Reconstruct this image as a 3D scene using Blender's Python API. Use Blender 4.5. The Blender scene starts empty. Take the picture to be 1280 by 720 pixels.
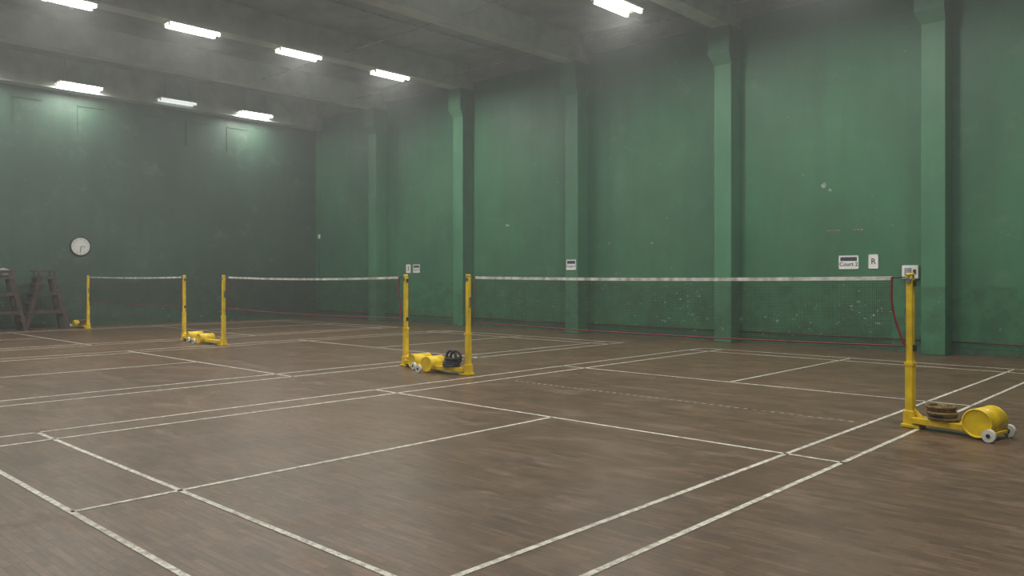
import bpy, bmesh, math, random
from mathutils import Vector, Matrix
random.seed(4)
scn = bpy.context.scene
try:
    scn.view_settings.view_transform = 'Standard'
    scn.view_settings.look = 'None'
except Exception:
    pass

# ------------------------------------------------------------ materials
def new_mat(name):
    m = bpy.data.materials.new(name); m.use_nodes = True
    nt = m.node_tree
    b = nt.nodes['Principled BSDF']
    return m, nt, b

def N(nt, t, **kw):
    n = nt.nodes.new(t)
    for k, v in kw.items(): setattr(n, k, v)
    return n

def noise(nt, vec, scale, detail=4, rough=.55):
    n = N(nt, 'ShaderNodeTexNoise')
    n.inputs['Scale'].default_value = scale
    n.inputs['Detail'].default_value = detail
    n.inputs['Roughness'].default_value = rough
    if vec is not None: nt.links.new(vec, n.inputs['Vector'])
    return n.outputs['Fac']

def ramp(nt, fac, a, b, ca=(0,0,0,1), cb=(1,1,1,1)):
    r = N(nt, 'ShaderNodeValToRGB')
    r.color_ramp.elements[0].position = a; r.color_ramp.elements[1].position = b
    r.color_ramp.elements[0].color = ca; r.color_ramp.elements[1].color = cb
    nt.links.new(fac, r.inputs['Fac'])
    return r.outputs['Color']

def mix(nt, fac, a, b, mode='MIX'):
    m = N(nt, 'ShaderNodeMix', data_type='RGBA', blend_type=mode)
    for i, v in ((0, fac), (6, a), (7, b)):
        if isinstance(v, (int, float)): m.inputs[i].default_value = v
        elif isinstance(v, tuple): m.inputs[i].default_value = v if len(v) == 4 else (*v, 1)
        else: nt.links.new(v, m.inputs[i])
    return m.outputs[2]

def math_n(nt, op, a, b=None, clamp=False):
    m = N(nt, 'ShaderNodeMath', operation=op); m.use_clamp = clamp
    for i, v in enumerate((a, b)):
        if v is None: continue
        if isinstance(v, (int, float)): m.inputs[i].default_value = v
        else: nt.links.new(v, m.inputs[i])
    return m.outputs[0]

def mapping(nt, vec, scale=(1,1,1), rot=(0,0,0)):
    m = N(nt, 'ShaderNodeMapping')
    m.inputs['Scale'].default_value = scale
    m.inputs['Rotation'].default_value = rot
    nt.links.new(vec, m.inputs['Vector'])
    return m.outputs['Vector']

def pos(nt):
    return N(nt, 'ShaderNodeNewGeometry').outputs['Position']

def bump(nt, b, h, strength=.2, dist=.01):
    n = N(nt, 'ShaderNodeBump')
    n.inputs['Strength'].default_value = strength
    n.inputs['Distance'].default_value = dist
    nt.links.new(h, n.inputs['Height'])
    nt.links.new(n.outputs['Normal'], b.inputs['Normal'])

def simple(name, col, rough=.5, metal=0, var=.25, scale=8):
    m, nt, b = new_mat(name)
    f = noise(nt, pos(nt), scale, 3)
    d = tuple(c*(1-var) for c in col); l = tuple(min(1, c*(1+var)) for c in col)
    nt.links.new(mix(nt, ramp(nt, f, .35, .65), d, l), b.inputs['Base Color'])
    b.inputs['Roughness'].default_value = rough
    b.inputs['Metallic'].default_value = metal
    return m

def wall_mat(name, base, low, chips=True, stain=.22):
    m, nt, b = new_mat(name)
    p = pos(nt)
    sep = N(nt, 'ShaderNodeSeparateXYZ'); nt.links.new(p, sep.inputs[0]); z = sep.outputs['Z']
    big = ramp(nt, noise(nt, p, .5, 4, .6), .35, .68)
    c = mix(nt, big, tuple(v*.80 for v in base), tuple(v*1.14 for v in base))
    st = ramp(nt, noise(nt, mapping(nt, p, (2.2, 2.2, .25)), 1.2, 5, .65), .42, .72)
    c = mix(nt, math_n(nt, 'MULTIPLY', st, .40), c, tuple(v*.58 for v in base))
    rub = ramp(nt, noise(nt, p, 1.3, 7, .72), .56, .68)
    c = mix(nt, math_n(nt, 'MULTIPLY', rub, stain), c, (.17, .25, .18))
    zz = math_n(nt, 'ADD', z, math_n(nt, 'MULTIPLY', big, .08))
    dado = ramp(nt, math_n(nt, 'MULTIPLY', zz, .2), .262, .270, (1,1,1,1), (0,0,0,1))
    patch = ramp(nt, noise(nt, p, 2.6, 7, .72), .44, .58)
    lowc = mix(nt, patch, low, tuple(v*.64 for v in low))
    c = mix(nt, math_n(nt, 'MULTIPLY', dado, .9), c, lowc)
    if chips:
        n1 = noise(nt, mapping(nt, p, (1.0, 1.0, 1.5)), 5.5, 6, .62)
        fall = math_n(nt, 'MULTIPLY', math_n(nt, 'MAXIMUM', math_n(nt, 'SUBTRACT', z, .9), 0), -.06)
        fall = math_n(nt, 'MAXIMUM', fall, -.055)
        v = math_n(nt, 'ADD', math_n(nt, 'ADD', n1, fall), math_n(nt, 'MULTIPLY', math_n(nt, 'SUBTRACT', big, .5), .06))
        chip = ramp(nt, v, .668, .685)
        c = mix(nt, math_n(nt, 'MULTIPLY', chip, .6), c, (.36, .42, .34))
    nt.links.new(c, b.inputs['Base Color'])
    b.inputs['Roughness'].default_value = .55
    bump(nt, b, noise(nt, p, 7, 3), .25, .01)
    return m

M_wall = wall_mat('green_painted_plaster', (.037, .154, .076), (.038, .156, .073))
M_wallfar = wall_mat('green_painted_plaster_end', (.044, .100, .070), (.043, .088, .060), stain=.32)  # end wall: haze and dimness put into a greyer, darker green
M_col = wall_mat('green_painted_column', (.055, .195, .103), (.052, .185, .094))
M_ceil = simple('ceiling_paint', (.21, .25, .235), .8, 0, .2, 1.2)
M_beam = simple('beam_paint', (.40, .46, .44), .7, 0, .15, 1.5)
M_base = simple('baseboard_paint', (.035, .085, .05), .6)
M_yellow = simple('yellow_enamel', (.80, .55, .010), .38, 0, .18, 6)
M_white = simple('white_plastic', (.75, .75, .72), .45, 0, .06)
M_tape = simple('net_tape_white', (.66, .66, .62), .8, 0, .35, 9)
M_cord = simple('dark_red_cord', (.20, .010, .028), .7)
M_mesh = simple('net_twine', (.045, .024, .025), .9)
M_black = simple('black_rubber', (.015, .015, .017), .6)
M_rust = simple('brown_rope', (.16, .10, .035), .8, 0, .5, 30)
M_metal = simple('steel', (.4, .4, .38), .35, .9)
M_wood = simple('weathered_wood', (.07, .042, .035), .7, 0, .35, 6)
M_grey = simple('grey_cloth', (.25, .26, .28), .8)
M_paper = simple('paper', (.80, .80, .80), .6, 0, .03)
M_ink = simple('print_ink', (.03, .04, .07), .6)
M_red = simple('red_pipe_paint', (.085, .022, .024), .5)
M_chip = simple('bare_plaster', (.32, .40, .31), .8, 0, .35, 12)
M_orange = simple('orange_tape', (.48, .14, .05), .7)

# floor
M_floor, nt, b = new_mat('worn_wood_floor')
p = pos(nt)
br = N(nt, 'ShaderNodeTexBrick')
nt.links.new(p, br.inputs['Vector'])
br.offset = .5
br.inputs['Color1'].default_value = (.094, .054, .031, 1)
br.inputs['Color2'].default_value = (.150, .090, .054, 1)
br.inputs['Mortar'].default_value = (.045, .027, .017, 1)
br.inputs['Scale'].default_value = 1.0
br.inputs['Brick Width'].default_value = .30
br.inputs['Row Height'].default_value = .05
br.inputs['Mortar Size'].default_value = .0022
br.inputs['Mortar Smooth'].default_value = .5
big = ramp(nt, noise(nt, p, .35, 5, .6), .35, .7)
c = mix(nt, 1.0, br.outputs['Color'], mix(nt, big, (.84, .83, .82), (1.14, 1.12, 1.09)), 'MULTIPLY')
gr = ramp(nt, noise(nt, mapping(nt, p, (2.5, 14, 1)), 2, 6, .78), .3, .7)
c = mix(nt, 1.0, c, mix(nt, gr, (.58, .58, .58), (1.38, 1.38, 1.38)), 'MULTIPLY')
dust = ramp(nt, noise(nt, mapping(nt, p, (1, 1.6, 1)), 1.6, 8, .78), .50, .68)
c = mix(nt, math_n(nt, 'MULTIPLY', dust, .46), c, (.19, .135, .092))
dark = ramp(nt, noise(nt, mapping(nt, p, (1.3, .8, 1)), 1.5, 7, .75), .50, .70)
c = mix(nt, math_n(nt, 'MULTIPLY', dark, .42), c, (.05, .031, .021))
nt.links.new(c, b.inputs['Base Color'])
rr = ramp(nt, dust, .1, .9, (.38, .38, .38, 1), (.56, .56, .56, 1))
nt.links.new(rr, b.inputs['Roughness'])
b.inputs['Specular IOR Level'].default_value = .35
bump(nt, b, br.outputs['Fac'], -.2, .003)

# worn line paint
M_line, nt, b = new_mat('worn_line_paint')
p = pos(nt)
w1 = ramp(nt, noise(nt, p, 14, 8, .8), .43, .55)
w2 = ramp(nt, noise(nt, p, .8, 4, .6), .28, .6)
w = math_n(nt, 'MULTIPLY', math_n(nt, 'ADD', math_n(nt, 'MULTIPLY', w1, .65), .35), math_n(nt, 'ADD', math_n(nt, 'MULTIPLY', w2, .35), .65))
nt.links.new(mix(nt, w, (.15, .105, .075), (.70, .68, .61)), b.inputs['Base Color'])
b.inputs['Roughness'].default_value = .55

def emis(name, col, s):
    m, nt, b = new_mat(name)
    f = noise(nt, pos(nt), 3, 2)
    nt.links.new(mix(nt, math_n(nt, 'MULTIPLY', f, .1), col, (1, 1, 1)), b.inputs['Emission Color'])
    b.inputs['Emission Strength'].default_value = s
    b.inputs['Base Color'].default_value = (.9, .9, .9, 1)
    try: m.cycles.emission_sampling = 'NONE'
    except Exception: pass
    return m
M_tube = emis('fluorescent_tube_lit', (1.0, .97, .78), 9)
M_tube_dim = emis('fluorescent_tube_dim', (.9, .95, .95), .8)

# ------------------------------------------------------------ mesh helpers
def obj_from_bm(bm, name, mat, parent=None, smooth=False):
    me = bpy.data.meshes.new(name)
    bmesh.ops.recalc_face_normals(bm, faces=bm.faces)
    if smooth:
        for f in bm.faces: f.smooth = len(f.verts) == 4
    bm.to_mesh(me); bm.free()
    me.materials.append(mat)
    o = bpy.data.objects.new(name, me)
    scn.collection.objects.link(o)
    if parent: o.parent = parent
    return o

def add_box(bm, x0, x1, y0, y1, z0, z1):
    vs = [bm.verts.new((x, y, z)) for x in (x0, x1) for y in (y0, y1) for z in (z0, z1)]
    for f in ((0,1,3,2),(4,6,7,5),(0,4,5,1),(2,3,7,6),(0,2,6,4),(1,5,7,3)):
        bm.faces.new([vs[i] for i in f])

def box(name, x0, x1, y0, y1, z0, z1, mat, parent=None, bevel=0):
    bm = bmesh.new(); add_box(bm, x0, x1, y0, y1, z0, z1)
    if bevel:
        bmesh.ops.bevel(bm, geom=bm.edges[:], offset=bevel, segments=2, affect='EDGES', profile=.5)
    return obj_from_bm(bm, name, mat, parent)

def add_cyl(bm, a, b_, r, seg=20, r2=None):
    a = Vector(a); b_ = Vector(b_); d = b_-a
    q = Vector((0,0,1)).rotation_difference(d.normalized())
    mtx = Matrix.Translation((a+b_)/2) @ q.to_matrix().to_4x4()
    bmesh.ops.create_cone(bm, cap_ends=True, segments=seg, radius1=r, radius2=r if r2 is None else r2, depth=d.length, matrix=mtx)

def cyl(name, a, b_, r, mat, parent=None, seg=20, r2=None):
    bm = bmesh.new(); add_cyl(bm, a, b_, r, seg, r2)
    return obj_from_bm(bm, name, mat, parent, True)

def bar(bm, a, b_, w, t):
    a = Vector(a); b_ = Vector(b_); d = b_-a
    q = d.to_track_quat('Z', 'Y')
    mtx = Matrix.Translation((a+b_)/2) @ q.to_matrix().to_4x4() @ Matrix.Diagonal((w, t, d.length, 1))
    bmesh.ops.create_cube(bm, size=1, matrix=mtx)

def add_torus(bm, c, R, r, axis='Z', seg=28, ms=10):
    rings = []
    for i in range(seg):
        th = 2*math.pi*i/seg; ring = []
        for j in range(ms):
            ph = 2*math.pi*j/ms
            u = (R+r*math.cos(ph))*math.cos(th); v = (R+r*math.cos(ph))*math.sin(th); w = r*math.sin(ph)
            pt = {'Z': (u, v, w), 'Y': (u, w, v), 'X': (w, u, v)}[axis]
            ring.append(bm.verts.new(Vector(c)+Vector(pt)))
        rings.append(ring)
    for i in range(seg):
        for j in range(ms):
            bm.faces.new((rings[i][j], rings[(i+1)%seg][j], rings[(i+1)%seg][(j+1)%ms], rings[i][(j+1)%ms]))

def torus(name, c, R, r, mat, parent=None, axis='Z'):
    bm = bmesh.new(); add_torus(bm, c, R, r, axis)
    return obj_from_bm(bm, name, mat, parent, True)

def curve(name, pts, r, mat, parent=None):
    cu = bpy.data.curves.new(name, 'CURVE'); cu.dimensions = '3D'
    cu.bevel_depth = r; cu.bevel_resolution = 2
    sp = cu.splines.new('BEZIER'); sp.bezier_points.add(len(pts)-1)
    for bp, q in zip(sp.bezier_points, pts):
        bp.co = q; bp.handle_left_type = bp.handle_right_type = 'AUTO'
    cu.materials.append(mat)
    o = bpy.data.objects.new(name, cu); scn.collection.objects.link(o)
    if parent: o.parent = parent
    return o

def empty(name, loc=(0,0,0)):
    e = bpy.data.objects.new(name, None); e.location = loc
    e.empty_display_size = .1
    scn.collection.objects.link(e); return e

# ------------------------------------------------------------ room shell
XL, XR, YB, YW, ZC = -25.7, 7.0, -4.0, 16.8, 7.75
box('floor', XL-.2, XR+.2, YB-.2, YW+.2, -.1, 0, M_floor)
box('ceiling', XL-.2, XR+.2, YB-.2, YW+.2, ZC, ZC+.15, M_ceil)
box('wall_back', XL, XR, YW, YW+.2, 0, ZC, M_wall)
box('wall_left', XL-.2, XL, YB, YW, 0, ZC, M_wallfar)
box('wall_right', XR, XR+.2, YB, YW, 0, ZC, M_wall)
box('wall_front', XL, XR, YB-.2, YB, 0, ZC, M_wall)
box('baseboard_back', XL+.02, XR, YW-.03, YW, 0, .13, M_base)
box('baseboard_left', XL, XL+.02, YB, YW-.03, 0, .13, M_base)
YF = YW-.45
cols = [-21.68, -17.51, -13.18, -8.85, -4.52, -.19, 4.14]
for cx in cols:
    e = empty('wall_column', (cx, YW, 0))
    box('shaft', -.21, .21, -.45, 0, 0, 6.3, M_col, e, .012)
    bm = bmesh.new()
    prof = [(.21, .45, 6.22), (.27, .51, 6.36), (.31, .55, 6.46), (.31, .55, 7.05)]
    rings = []
    for hw, dp, z in prof:
        rings.append([bm.verts.new(v) for v in ((-hw, 0, z), (-hw, -dp, z), (.215, -dp, z), (.215, 0, z))])
    for r0, r1 in zip(rings, rings[1:]):
        for i in range(4): bm.faces.new((r0[i], r0[(i+1)%4], r1[(i+1)%4], r1[i]))
    bm.faces.new(rings[0]); bm.faces.new(rings[-1])
    obj_from_bm(bm, 'capital', M_col, e)
for i, cx in enumerate(cols):
    box('trim_beam_%d' % (i+1), cx-.21, cx+.21, YB, YW, 7.05, ZC, M_beam)
box('trim_edge_beam_left', XL, XL+.45, YB, YW, 6.87, ZC, M_beam)
box('trim_edge_beam_back', XL+.45, XR, YW-.22, YW, 7.28, ZC, M_ceil)
bm = bmesh.new()
add_cyl(bm, (XL+.1, YW-.07, .24), (-21.95, YW-.07, .24), .015, 10)
for a_, b_ in zip(cols, cols[1:]+[XR]):
    add_cyl(bm, (a_+.22, YW-.07, .24), (min(b_-.22, XR-.05), YW-.07, .24), .015, 10)
obj_from_bm(bm, 'trim_wall_pipe', M_red, None, True)
bm = bmesh.new()
for x in (-15.4, -11.1, -6.6, -2.2):
    add_cyl(bm, (x, YB+.1, ZC-.05), (x, YW-.25, ZC-.05), .022, 8)
for y in (12.2, 15.6):
    for a_, b_ in zip(cols, cols[1:]):
        add_cyl(bm, (a_+.22, y, 7.25), (b_-.22, y, 7.25), .02, 8)
obj_from_bm(bm, 'trim_ceiling_conduit', M_grey, None, True)
bm = bmesh.new()
for y in (6.9, 8.6, 10.2, 11.9, 13.3):
    add_box(bm, XL, XL+.02, y-.012, y+.012, 5.75, 6.55)
    add_box(bm, XL, XL+.02, y-.012, y+.75, 6.53, 6.56)
obj_from_bm(bm, 'trim_wall_conduit_left', M_base)

# flaked paint patches on the long wall
def blob(bm, x, z, rx, rz, y):
    n = 9
    vs = []
    for i in range(n):
        a = 2*math.pi*i/n; k = random.uniform(.45, 1.1)
        vs.append(bm.verts.new((x+rx*k*math.cos(a), y, z+rz*k*math.sin(a))))
    bm.faces.new(vs)
bm = bmesh.new()
for (cx, cz, sx, sz, n) in ((-5.9, .75, .5, .28, 20), (-10.3, .9, 1.2, .3, 40), (-10.2, .45, 1.4, .12, 14), (-15.0, .8, 1.5, .4, 20),
                            (-7.4, .5, .8, .3, 16), (-19.5, .8, 1.3, .4, 10), (-2.2, .7, 1.2, .35, 14), (-12.3, 1.25, .3, .06, 5)):
    for _ in range(n):
        blob(bm, cx+random.uniform(-sx, sx), min(1.3, max(.2, random.gauss(cz, sz*.7))), random.uniform(.010, .045), random.uniform(.006, .020), YW-.003)
blob(bm, -6.75, 3.37, .07, .10, YW-.003); blob(bm, -6.62, 3.28, .04, .04, YW-.003)
blob(bm, -15.9, 2.95, .12, .035, YW-.003); blob(bm, -11.0, 2.3, .05, .02, YW-.003)
for _ in range(24):
    blob(bm, random.choice((-21.1, -19, -15.2, -11, -6.7, -2.2))+random.uniform(-1.4, 1.4), random.uniform(1.4, 5), random.uniform(.01, .03), random.uniform(.006, .02), YW-.003)
obj_from_bm(bm, 'trim_flaked_paint', M_chip)
bm = bmesh.new()
for k in range(7):
    blob(bm, -6.65+.07*k+(.25 if k > 3 else 0), 2.43, .035, .014, YW-.003)
obj_from_bm(bm, 'trim_tape_remnants', M_orange)

# ------------------------------------------------------------ court lines
LW = .04
def court(xl, xr, yn, half_near, half_far):
    bm = bmesh.new(); z0, z1 = .0005, .003
    yb, yt = yn-6.7+.05, half_far[2]
    def lx(x): add_box(bm, x-LW/2, x+LW/2, yb, yt, z0, z1)
    def ly(y, a=xl, c=xr): add_box(bm, a-LW/2, c+LW/2, y-LW/2, y+LW/2, z0, z1)
    for x in (xl, xl+.45, xr-.46, xr): lx(x)
    for y in (yb, yb+.69, half_near, half_far[0], half_far[1], yt): ly(y)
    xc = (xl+xr)/2
    add_box(bm, xc-LW/2, xc+LW/2, yb, half_near, z0, z1)
    add_box(bm, xc-LW/2, xc+LW/2, half_far[0], yt, z0, z1)
    return obj_from_bm(bm, 'badminton_court_lines', M_line)
for xl, xr in ((-8.43, -2.43), (-16.43, -10.42), (-24.4, -18.3)):
    court(xl, xr, 8.43, 6.41, (10.24, 14.2, 14.75))
bm = bmesh.new()
x = -7.7
while x < -3.0:
    add_box(bm, x, x+.05, 8.29, 8.306, .0005, .002); x += .105
obj_from_bm(bm, 'floor_stitch_marks', M_line)

# ------------------------------------------------------------ net posts
def post(x, y, s, arm=.68, h=1.49, coil='brown', black=False, yaw=0, R=.13):
    e = empty('badminton_net_post', (x, y, .004))
    e.rotation_euler = (0, 0, (math.pi if s < 0 else 0) + math.radians(yaw))
    box('upright', -.03, .03, -.03, .03, .06, h-.02, M_yellow, e, .006)
    box('sleeve', -.037, .037, -.037, .037, .06, .62, M_yellow, e, .006)
    cyl('top_cap', (0, 0, h-.02), (0, 0, h+.01), .036, M_yellow, e)
    cyl('top_pulley', (0, -.045, h-.06), (0, .045, h-.06), .028, M_metal, e)
    box('net_hook_1', .03, .055, -.012, .012, h-.12, h-.06, M_black, e)
    box('net_hook_2', .03, .055, -.012, .012, .74, .80, M_black, e)
    box('clamp', -.042, .042, -.042, .042, .60, .63, M_yellow, e)
    box('cleat', -.055, -.03, -.012, .012, 1.02, 1.16, M_metal, e)
    box('base_plate', -.06, .12, -.075, .075, .0, .03, M_yellow, e, .004)
    box('base_socket', -.05, .05, -.05, .05, .03, .16, M_yellow, e, .006)
    box('arm_rail_1', .05, arm+.05, -.085, -.045, .045, .105, M_yellow, e, .005)
    box('arm_rail_2', .05, arm+.05, .045, .085, .045, .105, M_yellow, e, .005)
    box('arm_deck', .05, arm-.1, -.05, .05, .085, .10, M_yellow, e)
    bm = bmesh.new(); bar(bm, (.03, 0, .17), (.12, 0, .09), .02, .03)
    obj_from_bm(bm, 'brace', M_yellow, e)
    zc = R+.015
    cyl('counterweight_drum', (arm, -.16, zc), (arm, .16, zc), R, M_yellow, e, 36)
    bm = bmesh.new()
    add_torus(bm, (arm, -.16, zc), R-.006, .009, 'Y'); add_torus(bm, (arm, .16, zc), R-.006, .009, 'Y')
    obj_from_bm(bm, 'drum_rims', M_yellow, e, True)
    cyl('axle', (arm+.12, -.21, .058), (arm+.12, .21, .058), .012, M_metal, e)
    box('axle_bracket', arm+.03, arm+.135, -.14, .14, .045, .075, M_yellow, e, .004)
    for i, yy in enumerate((-.205, .205)):
        cyl('wheel_%d' % i, (arm+.12, yy-.022, .058), (arm+.12, yy+.022, .058), .056, M_white, e, 28)
        cyl('wheel_hub_%d' % i, (arm+.12, yy-.028, .058), (arm+.12, yy+.028, .058), .018, M_black, e)
    if coil:
        cm = M_rust if coil == 'brown' else M_black
        bm = bmesh.new()
        cx = arm*.45
        for k in range(5):
            add_torus(bm, (cx+random.uniform(-.03, .03), random.uniform(-.03, .03), .125+.026*k), .125-.02*(k%2), .015)
            add_torus(bm, (cx+random.uniform(-.02, .02), random.uniform(-.02, .02), .12+.024*k), .085, .014)
        obj_from_bm(bm, 'rope_coil', cm, e, True)
        cyl('coil_hub', (cx, 0, .10), (cx, 0, .255), .04, M_rust if coil == 'brown' else M_grey, e)
    if black:
        bm = bmesh.new()
        add_torus(bm, (cx-.12, .06, .25), .10, .020, 'Y'); add_torus(bm, (cx+.04, -.02, .25), .09, .02, 'Y')
        obj_from_bm(bm, 'tyre_rings', M_black, e, True)
    return e
post(-2.525, 8.40, 1, .68, yaw=-10)
post(-8.66, 8.30, -1, .70, coil='black', black=True, yaw=6, R=.115)
post(-10.31, 8.46, 1, .42, coil=None, yaw=-6, R=.11)
post(-16.24, 8.33, -1, .72, coil=None, yaw=4, R=.105)
post(-18.30, 8.42, 1, .54, coil=None, R=.105)
post(-24.22, 8.38, -1, .66, R=.105)

# ------------------------------------------------------------ nets
def net(x0, x1, y, zt=1.475, zb=.79, slack=.16, sag=.02):
    e = empty('badminton_net')
    n = 36
    def top(x):
        t = (x-x0)/(x1-x0); return zt - sag*4*t*(1-t)
    def bot(x):
        t = (x-x0)/(x1-x0); return zb - .03*4*t*(1-t)
    a, c = x0+.09, x1-slack
    bm = bmesh.new()
    for i in range(n):
        xa = a+(c-a)*i/n; xb = a+(c-a)*(i+1)/n
        v = [bm.verts.new(q) for q in ((xa, y-.005, top(xa)), (xb, y-.005, top(xb)), (xb, y-.005, top(xb)-.038), (xa, y-.005, top(xa)-.038),
             (xa, y+.005, top(xa)), (xb, y+.005, top(xb)), (xb, y+.005, top(xb)-.038), (xa, y+.005, top(xa)-.038))]
        bm.faces.new(v[:4]); bm.faces.new(v[4:]); bm.faces.new((v[0], v[1], v[5], v[4])); bm.faces.new((v[3], v[2], v[6], v[7]))
    obj_from_bm(bm, 'top_tape', M_tape, e)
    bm = bmesh.new(); t = .0013; x = a
    while x <= c:
        bm.faces.new([bm.verts.new(q) for q in ((x-t, y, top(x)-.035), (x+t, y, top(x)-.035), (x+t, y, bot(x)), (x-t, y, bot(x)))])
        x += .02
    rows = 34
    for r in range(rows+1):
        f = r/rows
        for i in range(12):
            xa = a+(c-a)*i/12; xb = a+(c-a)*(i+1)/12
            za = (top(xa)-.035)*(1-f)+bot(xa)*f; zb_ = (top(xb)-.035)*(1-f)+bot(xb)*f
            bm.faces.new([bm.verts.new(q) for q in ((xa, y, za-t), (xb, y, zb_-t), (xb, y, zb_+t), (xa, y, za+t))])
    obj_from_bm(bm, 'netting', M_mesh, e)
    curve('bottom_cord', [(x0+.04, y, zb)]+[(x0+(x1-x0)*k/6, y, bot(x0+(x1-x0)*k/6)) for k in range(1, 6)]+[(x1-.04, y, zb)], .008, M_cord, e)
    curve('side_cord_1', [(c, y, zt-.01), (c+.005, y, zt-.3), (c+slack*.45, y, zb+.13), (x1-.04, y, zb)], .012, M_cord, e)
    curve('side_cord_2', [(a, y, zt-.01), (a-.005, y, 1.1), (x0+.04, y, zb)], .008, M_cord, e)
    curve('tie_cord_1', [(c, y, zt-.02), (x1-.03, y, zt-.01)], .006, M_black, e)
    curve('tie_cord_2', [(a, y, zt-.02), (x0+.03, y, zt-.01)], .006, M_black, e)
net(-8.66, -2.525, 8.36)
net(-16.24, -10.31, 8.40, slack=.1, sag=.035)
net(-24.22, -18.30, 8.40, slack=.08, sag=.02)

# ------------------------------------------------------------ ceiling lights
def area(w):
    L = bpy.data.lights.new('lamp_light', 'AREA'); L.shape = 'RECTANGLE'
    L.size = .34; L.size_y = 1.15; L.energy = w; L.color = (1.0, .985, .91)
    o = bpy.data.objects.new('lamp_light', L); o.location = (0, 0, -.12)
    scn.collection.objects.link(o); return o

def fixture(x, y, z, w=130, lit=True, rod=0, gap=.12):
    e = empty('fluorescent_ceiling_light', (x, y, z))
    box('housing', -gap-.06, gap+.06, -.6, .6, -.035, 0, M_white, e, .004)
    for i, dx in enumerate((-gap, gap)):
        cyl('tube_%d' % i, (dx, -.56, -.075), (dx, .56, -.075), .038, M_tube if lit else M_tube_dim, e, 12)
        box('holder_a%d' % i, dx-.02, dx+.02, -.59, -.56, -.11, -.035, M_white, e)
        box('holder_b%d' % i, dx-.02, dx+.02, .56, .59, -.11, -.035, M_white, e)
    if rod:
        cyl('rod_1', (0, -.4, 0), (0, -.4, rod), .008, M_grey, e, 8)
        cyl('rod_2', (0, .4, 0), (0, .4, rod), .008, M_grey, e, 8)
    if lit:
        o = area(w); o.parent = e
for y in (.2, 2.9, 5.6, 8.25, 10.95, 13.8): fixture(-17.5, y, 7.05, 150)
for y, l in ((14.0, True), (11.3, False), (8.45, True), (5.7, True)): fixture(-25.05, y, 7.05, 62, l, rod=.7)
for y in (13.2, 8.6, 4.0, -.6): fixture(-9.45, y, 6.95, 150, rod=.8, gap=.17)
for y in (13.3, 7.2): fixture(-5.3, y, 6.95, 130, rod=.8, gap=.17)  # unseen row, added as fill light for the dark column sides
for y in (12.0, 6.5, 1.0): fixture(-.9, y, 6.95, 165, rod=.8, gap=.17)

# ------------------------------------------------------------ clock
e = empty('wall_clock', (XL, 8.67, 2.37))
cyl('rim', (0, 0, 0), (.05, 0, 0), .29, M_black, e, 48)
cyl('face', (.05, 0, 0), (.056, 0, 0), .255, M_paper, e, 48)
torus('bezel', (.05, 0, 0), .275, .018, M_black, e, 'X')
bm = bmesh.new()
for k in range(12):
    a = math.pi*k/6; ca, sa = math.sin(a), math.cos(a)
    bar(bm, (.06, ca*.19, sa*.19), (.06, ca*.23, sa*.23), .02, .006)
obj_from_bm(bm, 'hour_marks', M_ink, e)
bm = bmesh.new()
bar(bm, (.064, 0, 0), (.064, .13, -.01), .024, .006); bar(bm, (.068, 0, 0), (.068, -.02, -.18), .018, .006)
obj_from_bm(bm, 'hands', M_ink, e)

# ------------------------------------------------------------ signs
def text(s, size, loc, parent, mat=M_ink):
    cu = bpy.data.curves.new('lettering', 'FONT'); cu.body = s; cu.size = size
    cu.align_x = 'CENTER'; cu.align_y = 'CENTER'; cu.extrude = .001; cu.offset = size*.012
    cu.materials.append(mat)
    o = bpy.data.objects.new('lettering', cu); o.location = loc
    o.rotation_euler = (math.pi/2, 0, 0); o.parent = parent
    scn.collection.objects.link(o)
def sign(x, y, z, w, h, head, body, bs):
    e = empty('court_sign', (x, y, z))
    box('board', -w/2, w/2, -.012, 0, -h/2, h/2, M_paper, e, .002)
    bm = bmesh.new()
    for q in ((-w/2, w/2, h/2-.012, h/2), (-w/2, w/2, -h/2, -h/2+.012), (-w/2, -w/2+.012, -h/2, h/2), (w/2-.012, w/2, -h/2, h/2)):
        add_box(bm, q[0], q[1], -.016, -.010, q[2], q[3])
    obj_from_bm(bm, 'frame', M_white, e)
    if head:
        box('header_band', -w*.42, w*.42, -.0145, -.011, h*.10, h*.38, M_ink, e)
    text(body, bs, (0, -.014, -h*.15 if head else 0), e)
sign(-6.235, YW, 1.765, .40, .28, True, 'Court 2', .115)
sign(-5.745, YW, 1.775, .19, .29, False, 'R', .16)
sign(-13.18, YF, 1.78, .32, .27, True, 'Court 3', .09)
sign(-20.33, YW, 1.73, .22, .28, False, '3', .2)
sign(-19.93, YW, 1.73, .32, .27, True, 'Court 4', .09)

e = empty('electrical_box', (-5.03, YW, 1.56))
box('enclosure', -.15, .15, -.1, 0, -.13, .13, M_white, e, .012)
box('panel', -.10, .03, -.108, -.1, -.07, .08, M_grey, e, .003)
box('switch', .06, .11, -.112, -.1, -.04, .05, M_black, e, .003)
e = empty('light_switch', (-25.45, YW, 2.95))
box('plate', -.06, .06, -.03, 0, -.08, .08, M_white, e, .006)
box('rocker', -.025, .025, -.04, -.03, -.035, .035, M_paper, e, .003)
box('conduit', -.012, .012, -.02, 0, -2.8, -.08, M_base, e)

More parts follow.
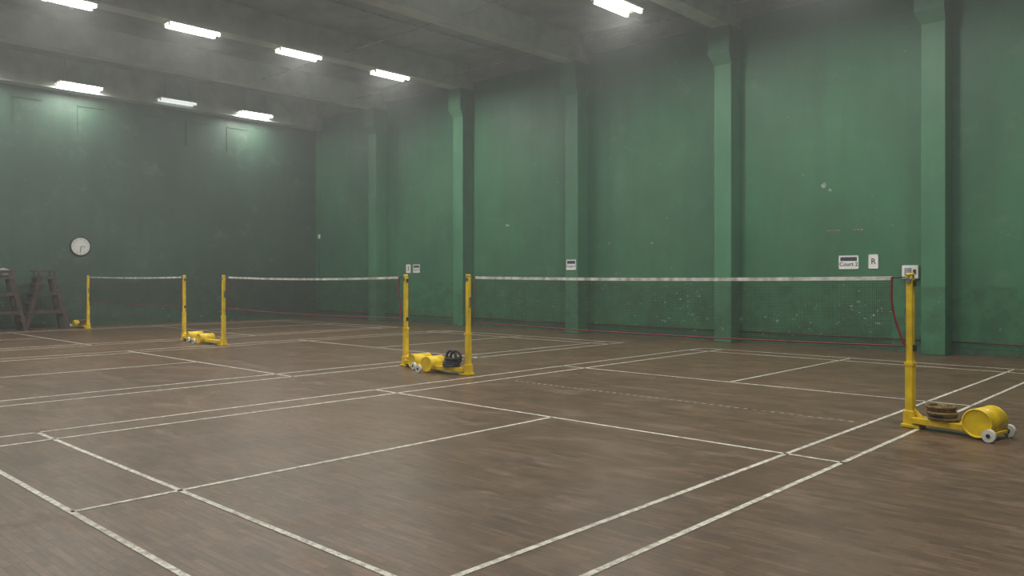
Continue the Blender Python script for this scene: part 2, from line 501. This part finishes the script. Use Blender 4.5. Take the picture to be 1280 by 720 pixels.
# ------------------------------------------------------------ umpire chairs
def umpire(x, y, rz, stuff):
    e = empty('umpire_chair', (x, y, 0)); e.rotation_euler = (0, 0, rz)
    bm = bmesh.new()
    for sx in (-.27, .27):
        bar(bm, (sx*1.15, -.55, 0), (sx*.8, -.16, 1.5), .05, .10)
        bar(bm, (sx*1.15, .52, 0), (sx*.8, .18, 1.5), .05, .10)
        bar(bm, (sx*.95, -.40, .5), (sx*.95, .38, .5), .03, .08)
        bar(bm, (sx*.88, -.28, 1.0), (sx*.88, .28, 1.0), .03, .08)
        bar(bm, (sx*.8, -.30, 1.62), (sx*.8, .28, 1.62), .05, .05)
        bar(bm, (sx*.8, .2, 1.45), (sx*.8, .2, 1.62), .04, .04)
        bar(bm, (sx*.8, -.2, 1.45), (sx*.8, -.2, 1.62), .04, .04)
    obj_from_bm(bm, 'frame', M_wood, e)
    bm = bmesh.new()
    for k in range(5):
        z = .2+.26*k; yy = -.55+.39*z/1.5
        add_box(bm, -.28, .28, yy-.08, yy+.08, z, z+.035)
    for k in (.35, .9):
        yy = .52-.34*k/1.5
        add_box(bm, -.28, .28, yy-.02, yy+.02, k, k+.08)
    bar(bm, (-.28, .46, .15), (.26, .25, 1.2), .02, .06)
    obj_from_bm(bm, 'steps', M_wood, e)
    box('seat', -.26, .26, -.26, .28, 1.40, 1.46, M_wood, e, .006)
    if stuff:
        bm = bmesh.new()
        bmesh.ops.create_icosphere(bm, subdivisions=3, radius=1, matrix=Matrix.Translation((0, .05, 1.57)) @ Matrix.Diagonal((.2, .2, .13, 1)))
        for v in bm.verts: v.co += Vector((random.uniform(-1, 1), random.uniform(-1, 1), random.uniform(-1, 1)))*.008
        obj_from_bm(bm, 'cloth_bundle', M_grey, e, True)
umpire(-24.85, 7.46, 0, False)
umpire(-24.75, 6.38, 0, True)

# ------------------------------------------------------------ camera
cam = bpy.data.cameras.new('camera'); co = bpy.data.objects.new('camera', cam)
scn.collection.objects.link(co)
co.location = (0, 0, 1.467)
co.rotation_euler = (math.radians(90), 0, math.radians(43.1))
cam.sensor_width = 36; cam.lens = 36*1004.6/1280
cam.shift_y = -14/1280
cam.clip_end = 200
scn.camera = co
# thin haze added to the air to imitate lens glare around the lamps
w = bpy.data.worlds.new('world'); scn.world = w; w.use_nodes = True
w.node_tree.nodes['Background'].inputs[0].default_value = (0, 0, 0, 1)
w.node_tree.nodes['Background'].inputs[1].default_value = 0
vs = w.node_tree.nodes.new('ShaderNodeVolumeScatter')
vs.inputs['Color'].default_value = (.95, .98, 1, 1)
vs.inputs['Density'].default_value = .0060
vs.inputs['Anisotropy'].default_value = .6
w.node_tree.links.new(vs.outputs[0], w.node_tree.nodes['World Output'].inputs['Volume'])
